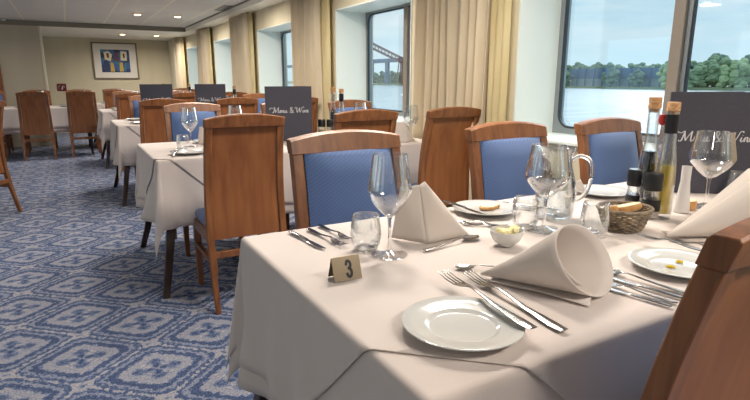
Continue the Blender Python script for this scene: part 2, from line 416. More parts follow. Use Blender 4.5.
# ------------------------------------------------------------------ picture and sign on the far wall
m = bpy.data.materials.new('abstract_blue_paint'); m.use_nodes = True; nt = m.node_tree; p = nt.nodes['Principled BSDF']
tc = N(nt, 'ShaderNodeTexCoord'); vo = N(nt, 'ShaderNodeTexVoronoi'); vo.inputs['Scale'].default_value = 9; L(nt, tc.outputs['Object'], vo.inputs[0])
se = N(nt, 'ShaderNodeSeparateColor'); L(nt, vo.outputs['Color'], se.inputs[0])
cr = N(nt, 'ShaderNodeValToRGB'); cr.color_ramp.interpolation = 'CONSTANT'
cr.color_ramp.elements[0].color = srgb(30, 52, 104); cr.color_ramp.elements[1].position = .3; cr.color_ramp.elements[1].color = srgb(40, 92, 150)
for ps, c in ((.55, srgb(22, 40, 70)), (.75, srgb(46, 110, 140)), (.9, srgb(70, 60, 100))): cr.color_ramp.elements.new(ps).color = c
L(nt, se.outputs[0], cr.inputs[0]); L(nt, cr.outputs[0], p.inputs['Base Color']); paint = m
pr = thing('framed_picture', 'framed abstract picture in blue and yellow with wide white mat on the far wall', 'picture', (1.045, 13.995, 1.19))
g = G()
for b in ((-.475, -.445, 0, .82), (.445, .475, 0, .82), (-.445, .445, 0, .03), (-.445, .445, .79, .82)): g.box(b[0], b[1], -.035, 0, b[2], b[3])
g.build('frame', frame_m, pr, smooth=False, bevel=.004)
G().box(-.445, .445, -.015, -.001, .03, .79).build('mat', mat_board, pr, smooth=False)
g = G(); g.box(-.30, .30, -.019, -.015, .155, .66)
g.cur = 1
def patch(g, pts, y=-.021):
    n = len(pts); g.loft([[(x, y, z) for x, z in pts], [(x, y+.003, z) for x, z in pts]])
patch(g, [(-.22, .44), (-.10, .40), (-.06, .55), (-.14, .63), (-.23, .60)]); patch(g, [(.11, .42), (.24, .42), (.25, .62), (.12, .63)])
g.cur = 2; patch(g, [(-.12, .17), (-.03, .17), (-.05, .36), (-.11, .38)]); patch(g, [(.07, .17), (.15, .18), (.15, .38), (.08, .37)])
g.cur = 3; patch(g, [(-.17, .48), (-.13, .47), (-.13, .58), (-.18, .58)], -.023); patch(g, [(.17, .47), (.20, .48), (.20, .58), (.16, .57)], -.023)
g.cur = 4; patch(g, [(-.05, .40), (.08, .40), (.07, .60), (-.02, .62)])
g.build('painting', [paint, mat('paint_cream', srgb(226, 216, 184), .6), mat('paint_yellow', srgb(206, 174, 84), .6), mat('paint_brown', srgb(90, 44, 30), .6), mat('paint_plum', srgb(96, 66, 92), .6)], pr, smooth=False)
sg = thing('fire_sign', 'small square dark red safety sign with white extinguisher mark on far wall', 'sign', (-.10, 13.995, .93))
G().box(-.09, .09, -.008, 0, 0, .16).build('plate', mat('sign_red', srgb(112, 30, 40), .5), sg, smooth=False)
g = G(); g.tube([(.0, -.011, .03), (.02, -.011, .11)], .014, 8); g.tube([(.02, -.011, .12), (.045, -.011, .13), (.05, -.011, .07)], .005, 6); g.tube([(-.05, -.011, .03), (-.06, -.011, .09), (-.03, -.011, .13)], .007, 6)
g.build('symbol', ceramic, sg)

# ------------------------------------------------------------------ chairs
def yb(z):      # rear face of the back, sitter faces +y
    pts = [(0, -.262), (.2, -.217), (.42, -.182), (.6, -.180), (.75, -.198), (.9, -.232), (1.03, -.268)]
    for (z0, a), (z1, b) in zip(pts, pts[1:]):
        if z <= z1: return a+(b-a)*(z-z0)/(z1-z0)
    return pts[-1][1]
def hw(z): return .212-.016*(z-.4)/.6 if z > .4 else .212-.004*((.4-z)/.4)
def arch(x): return .988+.022*(1-(x/.20)**2)
def make_chair():
    t = thing('dining_chair', '', 'chair')
    ZS_ = [0, .08, .16, .24, .32, .40, .48, .56, .64, .72, .80, .88, .945]
    for s in (-1, 1):
        rings = []
        for z in ZS_:
            th = .034 if z > .3 else .026+.008*z/.3
            y = yb(z); xo = s*hw(z); xi = s*(hw(z)-(.036 if z > .2 else .028))
            rings.append([(xo, y, z), (xi, y, z), (xi, y+th, z), (xo, y+th, z)])
        G().loft(rings).build('back_post', wood, t, smooth=True, bevel=.004, auto=30)
        rings = [[(s*(.205-.03*k/1 if i else .205), 0, 0)] for i in (0,) for k in (0,)]
        g = G(); a, b = .205, .163
        g.loft([[(s*(a-.006), .195, 0), (s*(b+.01), .195, 0), (s*(b+.01), .225, 0), (s*(a-.006), .225, 0)], [(s*a, .185, .40), (s*b, .185, .40), (s*b, .23, .40), (s*a, .23, .40)]])
        g.build('front_leg', wood, t, smooth=False, bevel=.003)
        G().box(*(sorted((s*.20, s*.175))), yb(.26)+.03, .20, .235, .262).build('side_stretcher', wood, t, smooth=False, bevel=.003)
        G().box(*(sorted((s*.203, s*.178))), yb(.38)+.035, .187, .35, .41).build('seat_rail', wood, t, smooth=False, bevel=.003)
    G().box(-.176, .176, yb(.29)+.004, yb(.29)+.028, .275, .31).build('rear_stretcher', wood, t, smooth=False, bevel=.003)
    G().box(-.163, .163, .2, .225, .35, .41).build('front_rail', wood, t, smooth=False, bevel=.003)
    # arched top rail
    rings = []
    for k in range(17):
        x = -.199+.398*k/16; za = arch(x); zb = .944
        r = []
        for z, d in ((zb, 0), (zb, .036), (za-.006, .036), (za, .030), (za, .004), (za-.004, -.002)): r.append((x, yb(z)+d-.003 if d <= .004 else yb(z)+d, z))
        rings.append(r)
    G().loft(rings).build('top_rail', wood, t, bevel=.002, auto=30)
    # rear wooden panel, recessed
    rings = []
    for z in [.37, .5, .6, .7, .8, .88, .947]:
        rings.append([(x, yb(z)+.013+dy, z) for dy, xs in ((0, [-1, -.5, 0, .5, 1]), (.008, [1, .5, 0, -.5, -1])) for x in [q*(hw(z)-.0385) for q in xs]])
    G().loft(rings).build('rear_panel', wood_panel, t, auto=30)
    # upholstered front pad
    rings = []
    zs = [.47, .49, .55, .65, .75, .87, .932, .946]
    for i, z in enumerate(zs):
        bul = .018 if 0 < i < len(zs)-1 else .006
        h = hw(z)-.040
        front = [(x*h, yb(z)+.030+bul*(1-abs(x)**6), z) for x in (-1, -.9, -.5, 0, .5, .9, 1)]
        back = [(x*h, yb(z)+.021, z) for x in (1, .5, 0, -.5, -1)]
        rings.append(front+back)
    G().loft(rings).build('back_cushion', blue, t)
    # seat cushion
    g = G(); rings = []
    for zz, ins in ((.41, .006), (.43, 0), (.455, .002), (.468, .02), (.472, .06)):
        o = rrect(-.195+ins, .195-ins, yb(.45)+.05+ins, .235-ins, max(.03-ins/2, .01), 4)
        rings.append([(a, b, zz) for a, b in o])
    g.loft(rings).build('seat', blue, t)
    return t
def chair(x, y, rz, label, group): return put('chair', make_chair, label, (x, y, 0), rz, group)

# ------------------------------------------------------------------ tables with cloths
TX0, TX1, TD = .39, 2.20, .85
def drape(u, v, x0, x1, y0, y1, top, fold, seed, phase=0.0):
    cx = min(max(u, x0), x1); cy = min(max(v, y0), y1); ox, oy = u-cx, v-cy
    Ln = math.hypot(ox, oy)
    if Ln < 1e-6: return (u, v, top)
    nx, ny = ox/Ln, oy/Ln
    s2 = 2*abs(nx*ny)
    s = (cy if abs(nx) > abs(ny) else cx)
    wv = math.sin(s*15+seed)*.5+math.sin(s*33+seed*2.3)*.4
    k = .075+.035*math.sin(s*7+seed)*(Ln/.35) + fold*wv*(Ln/.3)
    r = Ln*(max(k, .015)*(1-s2)+(.15+.03*math.sin(seed))*s2)
    r = min(r, Ln*.9)
    # rounded edge
    e = .012
    if Ln < e*1.57:
        a = Ln/e; return (cx+nx*e*math.sin(a), cy+ny*e*math.sin(a), top-e*(1-math.cos(a)))
    L2 = Ln-e*1.57
    rr = r*(L2/Ln)
    return (cx+nx*(e+rr), cy+ny*(e+rr), top-e-math.sqrt(max(L2*L2-rr*rr, 0)))
def axis(a, b, over0, over1, step):
    s = set()
    n = max(1, round((b-a)/step))
    for i in range(n+1): s.add(round(a+(b-a)*i/n, 5))
    for d in (.004, .009, .014, .019, .03): 
        if over0: s.add(round(a-d, 5))
        if over1: s.add(round(b+d, 5))
    for o, sg, base in ((over0, -1, a), (over1, 1, b)):
        m = max(1, round((o-.03)/step)) if o else 0
        for i in range(1, m+1): s.add(round(base+sg*(.03+(o-.03)*i/m), 5))
    return sorted(s)
def cloth(name, label, grp, x0, x1, y0, y1, ov, top, step, seed, cut=None, fold=.12, right=.04):
    us = axis(x0, x1, ov, right, step); vs = axis(y0, y1, ov, min(ov, .26), step)
    bm = bmesh.new(); vv = [[bm.verts.new((u, v, 0)) for v in vs] for u in us]
    for i in range(len(us)-1):
        for j in range(len(vs)-1): bm.faces.new((vv[i][j], vv[i+1][j], vv[i+1][j+1], vv[i][j+1]))
    if cut is not None:     # diagonal hem across the near aisle corner
        bmesh.ops.bisect_plane(bm, geom=bm.verts[:]+bm.edges[:]+bm.faces[:], plane_co=(x0+cut, y0, 0), plane_no=(-1, -1.08, 0), clear_outer=True)
    for v in bm.verts: v.co = Vector(drape(v.co.x, v.co.y, x0-.003, x1+.003, y0-.003, y1+.003, top, fold, seed))
    for f in bm.faces: f.smooth = True
    bmesh.ops.recalc_face_normals(bm, faces=bm.faces)
    me = bpy.data.meshes.new(name); bm.to_mesh(me); bm.free(); me.materials.append(linen)
    o = bpy.data.objects.new(name, me); COL.objects.link(o)
    q = o.modifiers.new('thickness', 'SOLIDIFY'); q.thickness = .0016; q.offset = 1
    return tag(o, label, 'tablecloth', grp)
TZ = .742
def table(x0, x1, y0, nm, seed, cut, over=True, step=.03, ext=TD):
    y1 = y0+ext
    t = thing('dining_table', 'dark-legged rectangular dining table under white cloths, the %s' % nm, 'table', ((x0+x1)/2, (y0+y1)/2, 0), 0, 'dining tables')
    hx, hy = (x1-x0)/2, ext/2
    G().box(-hx, hx, -hy, hy, TZ-.028, TZ).build('tabletop', dark_wood, t, smooth=False, bevel=.003)
    g = G()
    for b in ((-hx+.06, hx-.06, -hy+.06, -hy+.085), (-hx+.06, hx-.06, hy-.085, hy-.06), (-hx+.06, -hx+.085, -hy+.085, hy-.085), (hx-.085, hx-.06, -hy+.085, hy-.085)): g.box(b[0], b[1], b[2], b[3], TZ-.10, TZ-.028)
    g.build('apron', dark_wood, t, smooth=False)
    for sx_ in (-1, 1):
        for sy_ in (-1, 1):
            rings = []
            for z, o, wd in ((0, .12, .018), (.15, .05, .020), (.4, -.02, .024), (TZ-.03, -.045, .028)):
                cx, cy = sx_*(hx+min(o, 0) - .02+max(o, 0)*.5), sy_*(hy+o-.02 if True else 0)
                if sx_ > 0: cx = hx-.05
                rings.append([(cx-wd, cy-wd, z), (cx+wd, cy-wd, z), (cx+wd, cy+wd, z), (cx-wd, cy+wd, z)])
            G().loft(rings).build('leg', dark_wood, t, bevel=.003, auto=30)
    cloth('tablecloth', 'long white lower tablecloth hanging from %s' % nm, 'lower tablecloths', x0, x1, y0, y1, .385, TZ+.003, step, seed)
    if over:
        cloth('table_overlay', 'white top cloth laid over the tablecloth of %s' % nm, 'top cloths', x0-.006, x1+.004, y0-.006, y1+.006, .33, TZ+.0065, step, seed, cut)
    return t
ZT = .7525
NAMES = ['nearest window table', 'second window table', 'third window table', 'fourth window table', 'fifth window table']
YS = [.53+2.51*k for k in range(5)]
for k in range(5):
    table(TX0, TX1, YS[k], NAMES[k], 1.3+k*1.7, .16 if k == 0 else .05, over=True, step=.025 if k < 2 else .05)
LTY = 9.72
table(-1.5, .30, LTY, 'the aisle table left of the window row', 5.1, .1, True, .05)

ORD = ['nearest', 'second', 'third', 'fourth', 'fifth']
NEARX = [[.86], [.745, 1.455, 2.07], [.73, 1.40, 2.03], [.73, 1.40, 2.03], [.73, 1.40, 2.03]]
seat = ['aisle-end', 'middle', 'window-end']
for k in range(5):
    for i, x in enumerate(NEARX[k]):
        lab = 'brown wooden chair with its back towards the camera, at the lower right corner' if k == 0 else 'brown chair seen from behind, %s near seat of %s' % (seat[i], NAMES[k])
        yy_ = YS[k]+.03 if k == 0 else YS[k]-.20
        if k == 1 and i == 1: yy_ = 2.89
        if k == 1 and i == 2: yy_ = 2.88
        chair(x, yy_, 0, lab, 'chairs at the window tables')
    FX = [.78, 1.50, 2.06]
    for i, x in enumerate(FX):
        chair(x, YS[k]+(.80, .81, .77)[i], math.pi, 'blue cushioned chair facing the camera, %s far seat of %s' % (seat[i], NAMES[k]), 'chairs at the window tables')
for i, x in enumerate((-1.1, -.455, .17)):
    chair(x, 9.56, 0, 'brown chair seen from behind at the aisle table, %s of its near side' % ['left end', 'middle', 'right end'][i], 'chairs at the aisle table')
    chair(x, LTY+.80, math.pi, 'blue-cushioned chair on the far side of the aisle table, %s' % ['left end', 'middle', 'right end'][i], 'chairs at the aisle table')
chair(-.80, 5.60, R(62), 'brown chair with swept rear leg cut by the left edge of the photo', 'chairs by the left edge')

# ------------------------------------------------------------------ tableware
def shell(prof_out, th):
    """closed double-wall profile from an outer profile (r,z) listed bottom to top"""
    inn = [(max(r-th, .0006), z+(th if i == 0 else 0)) for i, (r, z) in enumerate(prof_out)]
    return prof_out+inn[::-1]
def make_wine():
    t = thing('wine_glass', '', 'wine glass')
    p = [(.005, .096), (.016, .102), (.034, .122), (.0475, .143), (.0535, .160), (.053, .168), (.0485, .198), (.044, .226), (.041, .248)]
    G().lathe([(.0006, .096)]+shell(p, .0013)[0:], 32).build('bowl', glass, t, auto=80)
    G().lathe([(.0045, .012), (.0038, .03), (.0036, .06), (.0045, .088), (.008, .098)], 12).build('stem', glass_solid, t)
    G().lathe([(.001, 0), (.044, 0), (.0445, .0015), (.040, .003), (.016, .006), (.006, .012), (.001, .0125)], 32).build('foot', glass, t)
    return t
glass_solid = mat('solid_glass', (1, 1, 1, 1), .0, 0, Transmission_Weight=1.0, IOR=1.45)
def make_tumbler():
    t = thing('water_tumbler', '', 'tumbler')
    p = [(.024, .0), (.031, .006), (.0365, .022), (.039, .042), (.038, .062), (.0345, .084), (.033, .092)]
    G().lathe([(.0006, 0)]+shell(p, .0014), 32).build('body', glass, t, auto=80)
    G().lathe([(.001, .0015), (.022, .0015), (.028, .006), (.022, .0085), (.001, .008)], 24).build('base', glass_solid, t)
    return t
def make_plate(r=.104):
    k = r/.104
    t = G().lathe([(.001, .001), (.055*k, .001), (.057*k, .0), (.06*k, .003), (.085*k, .008), (r, .0150), (r, .017), (r-.0015, .0175), (.085*k, .0125), (.066*k, .0100), (.0625*k, .0092), (.0585*k, .0052), (.055*k, .0045), (.001, .0045)], 56).build('plate', ceramic, None, auto=60)
    t['category'] = 'plate'
    return t
def sweepbar(g, st, nseg=8, cup=0):
    """stations: (y, halfwidth, thickness, z, xoff)"""
    rings = []
    for y, hw_, th, z, xo in st:
        r = []
        for k in range(nseg):
            a = 2*math.pi*k/nseg
            x = hw_*math.cos(a); c = cup*(abs(x)/.02)**2
            r.append((xo+x, y, z+th/2*math.sin(a)+c))
        rings.append(r)
    g.loft(rings)
def make_fork():
    t = thing('fork', '', 'fork')
    g = G(); sweepbar(g, [(-.10, .001, .002, .004, 0), (-.099, .007, .003, .004, 0), (-.08, .009, .0032, .003, 0), (-.03, .0055, .003, .0035, 0), (.0, .0035, .0032, .007, 0), (.02, .0032, .003, .010, 0), (.032, .0045, .003, .009, 0)])
    g.build('handle', steel, t)
    g = G(); sweepbar(g, [(.030, .0045, .003, .009, 0), (.038, .0095, .0022, .0065, 0), (.05, .0115, .002, .0042, 0), (.056, .0115, .002, .0036, 0)])
    for i in range(4):
        xo = -.0096+.0064*i
        sweepbar(g, [(.054, .0019, .002, .0038, xo), (.075, .0015, .0018, .0042, xo*1.02), (.092, .0011, .0015, .0075, xo*1.02), (.098, .0004, .0008, .0095, xo)], 6)
    g.build('tines', steel, t)
    return t
def make_knife():
    t = thing('knife', '', 'knife')
    g = G(); sweepbar(g, [(-.11, .001, .003, .004, 0), (-.108, .008, .005, .0045, 0), (-.06, .0085, .006, .005, 0), (.0, .006, .006, .005, 0), (.01, .0045, .004, .004, 0)]); g.build('handle', steel, t)
    g = G(); sweepbar(g, [(.008, .0045, .003, .004, 0), (.015, .0085, .0016, .0035, .001), (.07, .0095, .0014, .0035, .002), (.095, .007, .0012, .0035, 0), (.108, .001, .001, .0035, -.004)]); g.build('blade', steel, t)
    return t
def make_spoon():
    t = thing('spoon', '', 'spoon')
    g = G(); sweepbar(g, [(-.09, .001, .002, .004, 0), (-.088, .006, .003, .0035, 0), (-.07, .0075, .003, .003, 0), (-.01, .0035, .003, .006, 0), (.03, .003, .003, .010, 0), (.043, .004, .003, .008, 0)]); g.build('handle', steel, t)
    g = G(); sweepbar(g, [(.040, .004, .002, .008, 0), (.048, .012, .0016, .004, 0), (.062, .0185, .0014, .0018, 0), (.078, .0175, .0014, .0018, 0), (.090, .010, .0014, .0035, 0), (.096, .001, .001, .006, 0)], 12, cup=.006); g.build('spoon_bowl', steel, t)
    return t
def plate(x, y, label, group=None, z=ZT, r=.104): 
    return put('plate%.3f' % r, lambda: make_plate(r), label, (x, y, z), 0, group)
def wine(x, y, label, g='wine glasses', rz=0): return put('wine', make_wine, label, (x, y, ZT), rz, g)
def tumbler(x, y, label, g='tumblers'): return put('tumbler', make_tumbler, label, (x, y, ZT), 0, g)
def bar(kind, maker, x0, y0, x1, y1, label, group, z0=ZT, z1=None):
    """tip end at (x1,y1), handle end at (x0,y0)"""
    z1 = z0 if z1 is None else z1
    rz = math.atan2(-(x1-x0), y1-y0); d = math.hypot(x1-x0, y1-y0); px = math.atan2(z1-z0, d)
    o = put(kind, maker, label, ((x0+x1)/2, (y0+y1)/2, (z0+z1)/2), rz, group, rot=(px, 0, rz))
    k = d/{'fork': .198, 'knife': .218, 'spoon': .186}[kind]; o.scale = (min(k, 1.25), k, min(k, 1.2))
    return o

# ---- standing napkins (folded cone lying on its side, and pyramid)
def make_cone_napkin():
    t = thing('napkin', '', 'napkin')
    n = 56; m = 12; rings = []
    for j in range(m+1):
        s = .02+.98*j/m; r = []
        for k in range(n+1):
            q = k/n; a = R(-22)-R(470)*q      # overlapping roll: down the near side, under, up the far side and in again
            rad = 1.0 if q < .5 else 1-.16*((q-.5)/.5)
            ex = -.040*math.cos(a)+.034*math.sin(a)
            px = .212*s+ex*s**1.6
            py = .076*rad*math.sin(a)*s; pz = .006+.067*s+.069*rad*math.cos(a)*s
            r.append((px, py, max(pz, .003)))
        rings.append(r)
    G().loft(rings, closed=False).build('rolled_cone', napkin_m, t, solid=.0025)
    # flat folded tail under the cone
    g = G(); rings = []
    for j in range(9):
        s = j/8; r = []
        for k in range(9):
            q = k/8; r.append((.03+.20*s, (-.02-.045*s)+(.07+.05*s)*q, .002+.006*math.sin(q*5+s*3)**2*s))
        rings.append(r)
    g.loft(rings, closed=False).build('folded_tail', napkin_m, t, solid=.002)
    return t
def make_tent_napkin():
    t = thing('napkin', '', 'napkin')
    # upright bishop fold: two leaning triangular faces meeting in a ridge, open at the rear
    def sheet(P, n=10, bulge=.006):
        a, b, c, d = [Vector(p) for p in P]; rings = []
        nn = (b-a).cross(d-a).normalized()
        for i in range(n+1):
            s = i/n; r = []
            for j in range(n+1):
                q = j/n; p_ = (a*(1-s)+b*s)*(1-q)+(d*(1-s)+c*s)*q
                p_ = p_+nn*bulge*math.sin(math.pi*s)*math.sin(math.pi*q)
                r.append(tuple(p_))
            rings.append(r)
        return rings
    ap = (.0, .0, .125)
    G().loft(sheet([(.110, -.030, .002), (-.012, -.045, .002), (-.008, -.006, .122), (.006, -.004, .128)], bulge=-.008), closed=False).build('front_fold', napkin_m, t, solid=.003)
    G().loft(sheet([(-.012, -.045, .002), (-.055, .03, .002), (-.046, .010, .118), (-.008, -.006, .122)], bulge=-.006), closed=False).build('side_fold', napkin_m, t, solid=.003)
    G().loft(sheet([(.110, -.030, .002), (.02, .055, .002), (.004, .006, .118), (.006, -.004, .128)], bulge=.008), closed=False).build('rear_fold', napkin_m, t, solid=.003)
    return t
def napkin_tent(x, y, rz, label, s=1): 
    o = put('tent', make_tent_napkin, label, (x, y, ZT), rz, 'folded napkins'); o.scale = (s, s, s); return o

# ---- menu card
def script_strokes():
    S = []
    def a(pts, dx=0): S.append([(x+dx, y) for x, y in pts])
    a([(-.55, .5), (-.68, .72), (-.45, .92), (-.1, .80), (.25, .98), (.14, .5), (-.02, .04), (-.22, .0), (-.25, .12)])
    a([(.25, .98), (.30, .5), (.38, .04)]); a([(.38, .04), (.62, .5), (.95, .99)]); a([(.95, .99), (.88, .5), (.87, .08), (.98, 0), (1.12, .12)])
    e = [(1.1, .12), (1.28, .26), (1.38, .40), (1.28, .47), (1.18, .25), (1.26, .01), (1.47, .12)]; a(e)
    n = [(1.45, .12), (1.60, .44), (1.57, .2), (1.54, .0)]; n2 = [(1.56, .18), (1.72, .44), (1.83, .40), (1.80, .12), (1.88, .0), (2.02, .14)]
    a(n); a(n2)
    a([(2.02, .14), (2.12, .44), (2.07, .1), (2.17, .0), (2.34, .2), (2.40, .44)]); a([(2.40, .44), (2.35, .1), (2.43, 0), (2.62, .14)])
    a([(3.62, .45), (3.42, .05), (3.12, -.02), (3.0, .2), (3.25, .5), (3.46, .78), (3.32, .98), (3.15, .8), (3.32, .4), (3.55, .0), (3.78, .05)])
    a([(4.0, .65), (3.98, .9), (4.2, .97), (4.32, .8), (4.30, .4), (4.38, .0)]); a([(4.38, 0), (4.62, .5), (4.85, .92)]); a([(4.85, .92), (4.82, .4), (4.88, 0)])
    a([(4.88, 0), (5.12, .5), (5.32, .95), (5.55, 1.02), (5.6, .88)])
    a([(5.35, .12), (5.48, .44), (5.43, .1), (5.52, 0), (5.68, .14)]); a([(5.55, .62), (5.58, .66)])
    a(n, 4.2); a(n2, 4.2); a(e, 5.05)
    return S
def make_menu():
    t = thing('menu_card', '', 'menu')
    W_, H_, a = .32, .375, R(20)
    # two stiff covers meeting at the left spine, standing open like a book; front cover faces -y
    f = G().box(0, W_, -.0015, .0015, 0, H_).build('front_cover', menu_m, t, smooth=False)
    f.location = (-W_/2, 0, 0)
    b = G().box(0, W_, -.0015, .0015, 0, H_).build('back_cover', menu_m, t, smooth=False)
    b.location = (-W_/2, .0035, 0); b.rotation_euler = (0, 0, a)
    g = G(); sc = .0375
    for s in script_strokes():
        pts = catmull([(x, 0, y) for x, y in s], 5); n = len(pts); 
        ring = []
        for i, p_ in enumerate(pts):
            t_ = (pts[min(i+1, n-1)]-pts[max(i-1, 0)]); t_.normalize()
            nrm = Vector((t_.z, 0, -t_.x)); wd = (.030+.035*abs(t_.z)*(1 if t_.z < 0 else .35))
            c = Vector(((p_.x-2.85)*sc, -.0019, .196+p_.z*sc*1.0))
            o1 = c+nrm*wd*sc; o2 = c-nrm*wd*sc
            ring.append([tuple(o1), tuple(o2), (o2.x, -.0022, o2.z), (o1.x, -.0022, o1.z)])
        g.loft(ring)
    w_ = g.build('lettering', silver_ink, t, smooth=False)
    return t
def menu(x, y, rz, label): return put('menu', make_menu, label, (x, y, ZT), rz, 'menu cards')

# ---- bottles and mills
def make_oil():
    t = thing('oil_bottle', '', 'bottle')
    G().lathe([(.001, 0), (.027, 0), (.028, .004), (.0275, .12), (.025, .18), (.018, .235), (.0165, .27), (.0165, .318), (.018, .320), (.018, .326), (.0145, .326), (.0145, .27), (.016, .234), (.0225, .18), (.025, .12), (.0255, .018), (.001, .014)], 24).build('bottle_body', glass, t, auto=60)
    G().lathe([(.001, .018), (.0245, .018), (.0242, .12), (.0225, .165), (.001, .165)], 24).build('oil', oil, t, auto=40)
    G().lathe([(.0170, .262), (.0182, .262), (.0180, .318), (.0168, .318)], 20).build('neck_sleeve', black, t, auto=40)
    G().lathe([(.001, .315), (.0138, .315), (.0138, .327), (.0185, .328), (.0185, .352), (.017, .354), (.001, .354)], 20).build('cork', cork, t, auto=40)
    return t
def make_vinegar():
    t = thing('vinegar_bottle', '', 'bottle')
    G().lathe([(.001, 0), (.027, 0), (.028, .004), (.028, .15), (.026, .185), (.020, .215), (.0165, .25), (.0165, .322), (.018, .324), (.018, .330), (.0145, .330), (.0145, .25), (.018, .214), (.0235, .182), (.0255, .148), (.0255, .008), (.001, .008)], 24).build('bottle_body', glass, t, auto=60)
    G().lathe([(.001, .010), (.0250, .010), (.0250, .148), (.0235, .180), (.0205, .200), (.001, .20)], 24).build('vinegar', vinegar, t, auto=40)
    G().lathe([(.001, .32), (.0138, .32), (.0138, .331), (.019, .332), (.019, .346), (.0165, .348), (.019, .350), (.019, .366), (.001, .367)], 20).build('cork', cork, t, auto=40)
    return t
def make_mill():
    t = thing('spice_mill', '', 'mill')
    G().lathe([(0.0014, 0.0000), (0.0262, 0.0000), (0.0268, 0.0043), (0.0254, 0.0428), (0.0240, 0.0884), (0.0014, 0.0884)], 20).build('glass_jar', glass, t)
    G().lathe([(0.0014, 0.0043), (0.0240, 0.0043), (0.0232, 0.0428), (0.0014, 0.0428)], 20).build('spice', spice, t)
    G().lathe([(0.0262, 0.0256), (0.0278, 0.0256), (0.0271, 0.0599), (0.0250, 0.0599)], 20).build('label_band', black, t)
    G().lathe([(0.0014, 0.0884), (0.0268, 0.0884), (0.0276, 0.0941), (0.0276, 0.1341), (0.0246, 0.1412), (0.0014, 0.1426)], 20).build('grinder_cap', black, t, auto=50)
    return t
spice = noisy('pepper_grains', srgb(200, 190, 180), srgb(120, 110, 104), (1, 1, 1), 300, 2, .8)

# ------------------------------------------------------------------ nearest table: setting by setting
T1 = 'nearest table'
# number sign
ns = thing('table_number_sign', 'small brushed metal tent sign with black number 3', 'table sign', (.480, .975, ZT), R(-4))
Hs, dp = .048, .020
G().loft([[(x, -dp, 0), (x, -dp+.0012, 0), (x, .0009, Hs), (x, -.0009, Hs+.0004)] for x in (-.032, .032)]).build('front_leaf', brass, ns, smooth=False)
G().loft([[(x, dp, 0), (x, dp-.0012, 0), (x, -.0009, Hs), (x, .0009, Hs+.0004)] for x in (-.032, .032)]).build('back_leaf', brass, ns, smooth=False)
pts = [(-.5, .72), (-.3, .98), (.1, 1.0), (.42, .85), (.36, .6), (-.02, .52), (.4, .42), (.5, .16), (.2, -.03), (-.25, -.02), (-.52, .22)]
pp = catmull([(x*.0105+.004, 0, y*.029+.009) for x, y in pts], 5); rings = []
for i, p_ in enumerate(pp):
    t_ = pp[min(i+1, len(pp)-1)]-pp[max(i-1, 0)]; t_.normalize(); nr = Vector((t_.z, 0, -t_.x))*.0030
    r = []
    for q in (p_+nr, p_-nr):
        yy2 = -dp+dp*(q.z/Hs); r.append((q.x, yy2-.0006, q.z))
    r += [(r[1][0], r[1][1]-.0005, r[1][2]), (r[0][0], r[0][1]-.0005, r[0][2])]
    rings.append(r)
G().loft(rings).build('numeral', black, ns, smooth=False)

# front left setting
plate(.545, .655, 'white side plate with a fork resting on it, nearest the camera', 'side plates')
bar('fork', make_fork, .616, .563, .648, .850, 'steel fork lying across the white side plate at the near corner', 'forks', ZT+.020, ZT+.014)
bar('fork', make_fork, .688, .560, .717, .856, 'steel fork on the cloth just right of the near corner side plate', 'forks')
bar('spoon', make_spoon, .86, .825, .721, .898, 'dessert spoon pointing out from behind the large rolled napkin', 'spoons')
def cone(x, y, rz, label, s=1, sz=1):
    o = put('cone', make_cone_napkin, label, (x, y, ZT), rz, 'rolled napkins'); o.scale = (s, s, s*sz); return o
cone(.735, .835, R(-56), 'large rolled white napkin lying with its open end to the right, nearest table front', 1.0, 1.0)
wine(.642, 1.058, 'tall empty wine glass beside the small tumbler, left end of nearest table')
tumbler(.612, 1.122, 'stemless tumbler beside the tall wine glass at left end of the nearest table')
napkin_tent(.785, 1.135, R(-2), 'upright folded white napkin behind the tall wine glass', 1.22)
# far left setting cutlery
for i, (a, b, c, d, kd) in enumerate([(.52, 1.17, .50, 1.36, 'knife'), (.575, 1.16, .555, 1.36, 'fork'), (.61, 1.20, .60, 1.385, 'fork')]):
    bar(kd, dict(knife=make_knife, fork=make_fork)[kd], c, d, a, b, ['knife lying by the table edge behind the left tumbler', 'fork seen just left of the left tumbler', 'fork seen through the left tumbler'][i], kd+'s')
bar('spoon', make_spoon, .725, 1.035, .925, 1.065, 'spoon lying in front of the upright napkin, bowl towards the jug', 'spoons')
bar('fork', make_fork, 1.00, 1.20, .975, 1.125-.115, 'fork between the upright napkin and the butter dish, nearer one', 'forks') if 0 else None
bar('fork', make_fork, .905, 1.31, 1.015, 1.135, 'fork beside the upright napkin, left one of the pair behind the butter dish', 'forks')
bar('fork', make_fork, .955, 1.27, 1.06, 1.09, 'fork right of the upright napkin, nearer the butter dish', 'forks')
# plate behind with knife and crumbs
plate(1.135, 1.275, 'white plate with a knife across it in front of the middle blue chair', 'side plates')
bar('knife', make_knife, 1.054, 1.385, 1.050, 1.173, 'knife resting across the white plate in front of the middle blue chair', 'knives', ZT+.02, ZT+.02)
def bread(x, y, z, rz, label, sx_=.055, sy_=.032, h=.018, tilt=(0, 0)):
    g = G(); rings = []
    for zz, k in ((0, .88), (h*.25, 1), (h*.75, 1), (h, .9)):
        rings.append([(sx_*k*math.cos(a)*(1+.08*math.sin(3*a)), sy_*k*math.sin(a)*(1+.06*math.cos(2*a)), zz) for a in [2*math.pi*i/20 for i in range(20)]])
    o = thing('bread_slice', label, 'bread', (x, y, z), rz, 'bread slices')
    o.rotation_euler = (tilt[0], tilt[1], rz)
    g.loft(rings).build('crust', crust, o)
    G().lathe([(.001, 0), (.9, 0), (.85, .0015), (.001, .002)], 20, (0, 0, h-.0005), sx_, sy_).build('crumb', crumb, o)
    return o
bread(1.17, 1.29, ZT+.005, R(20), 'pale bread piece lying on the plate with the knife', .05, .026, .012)
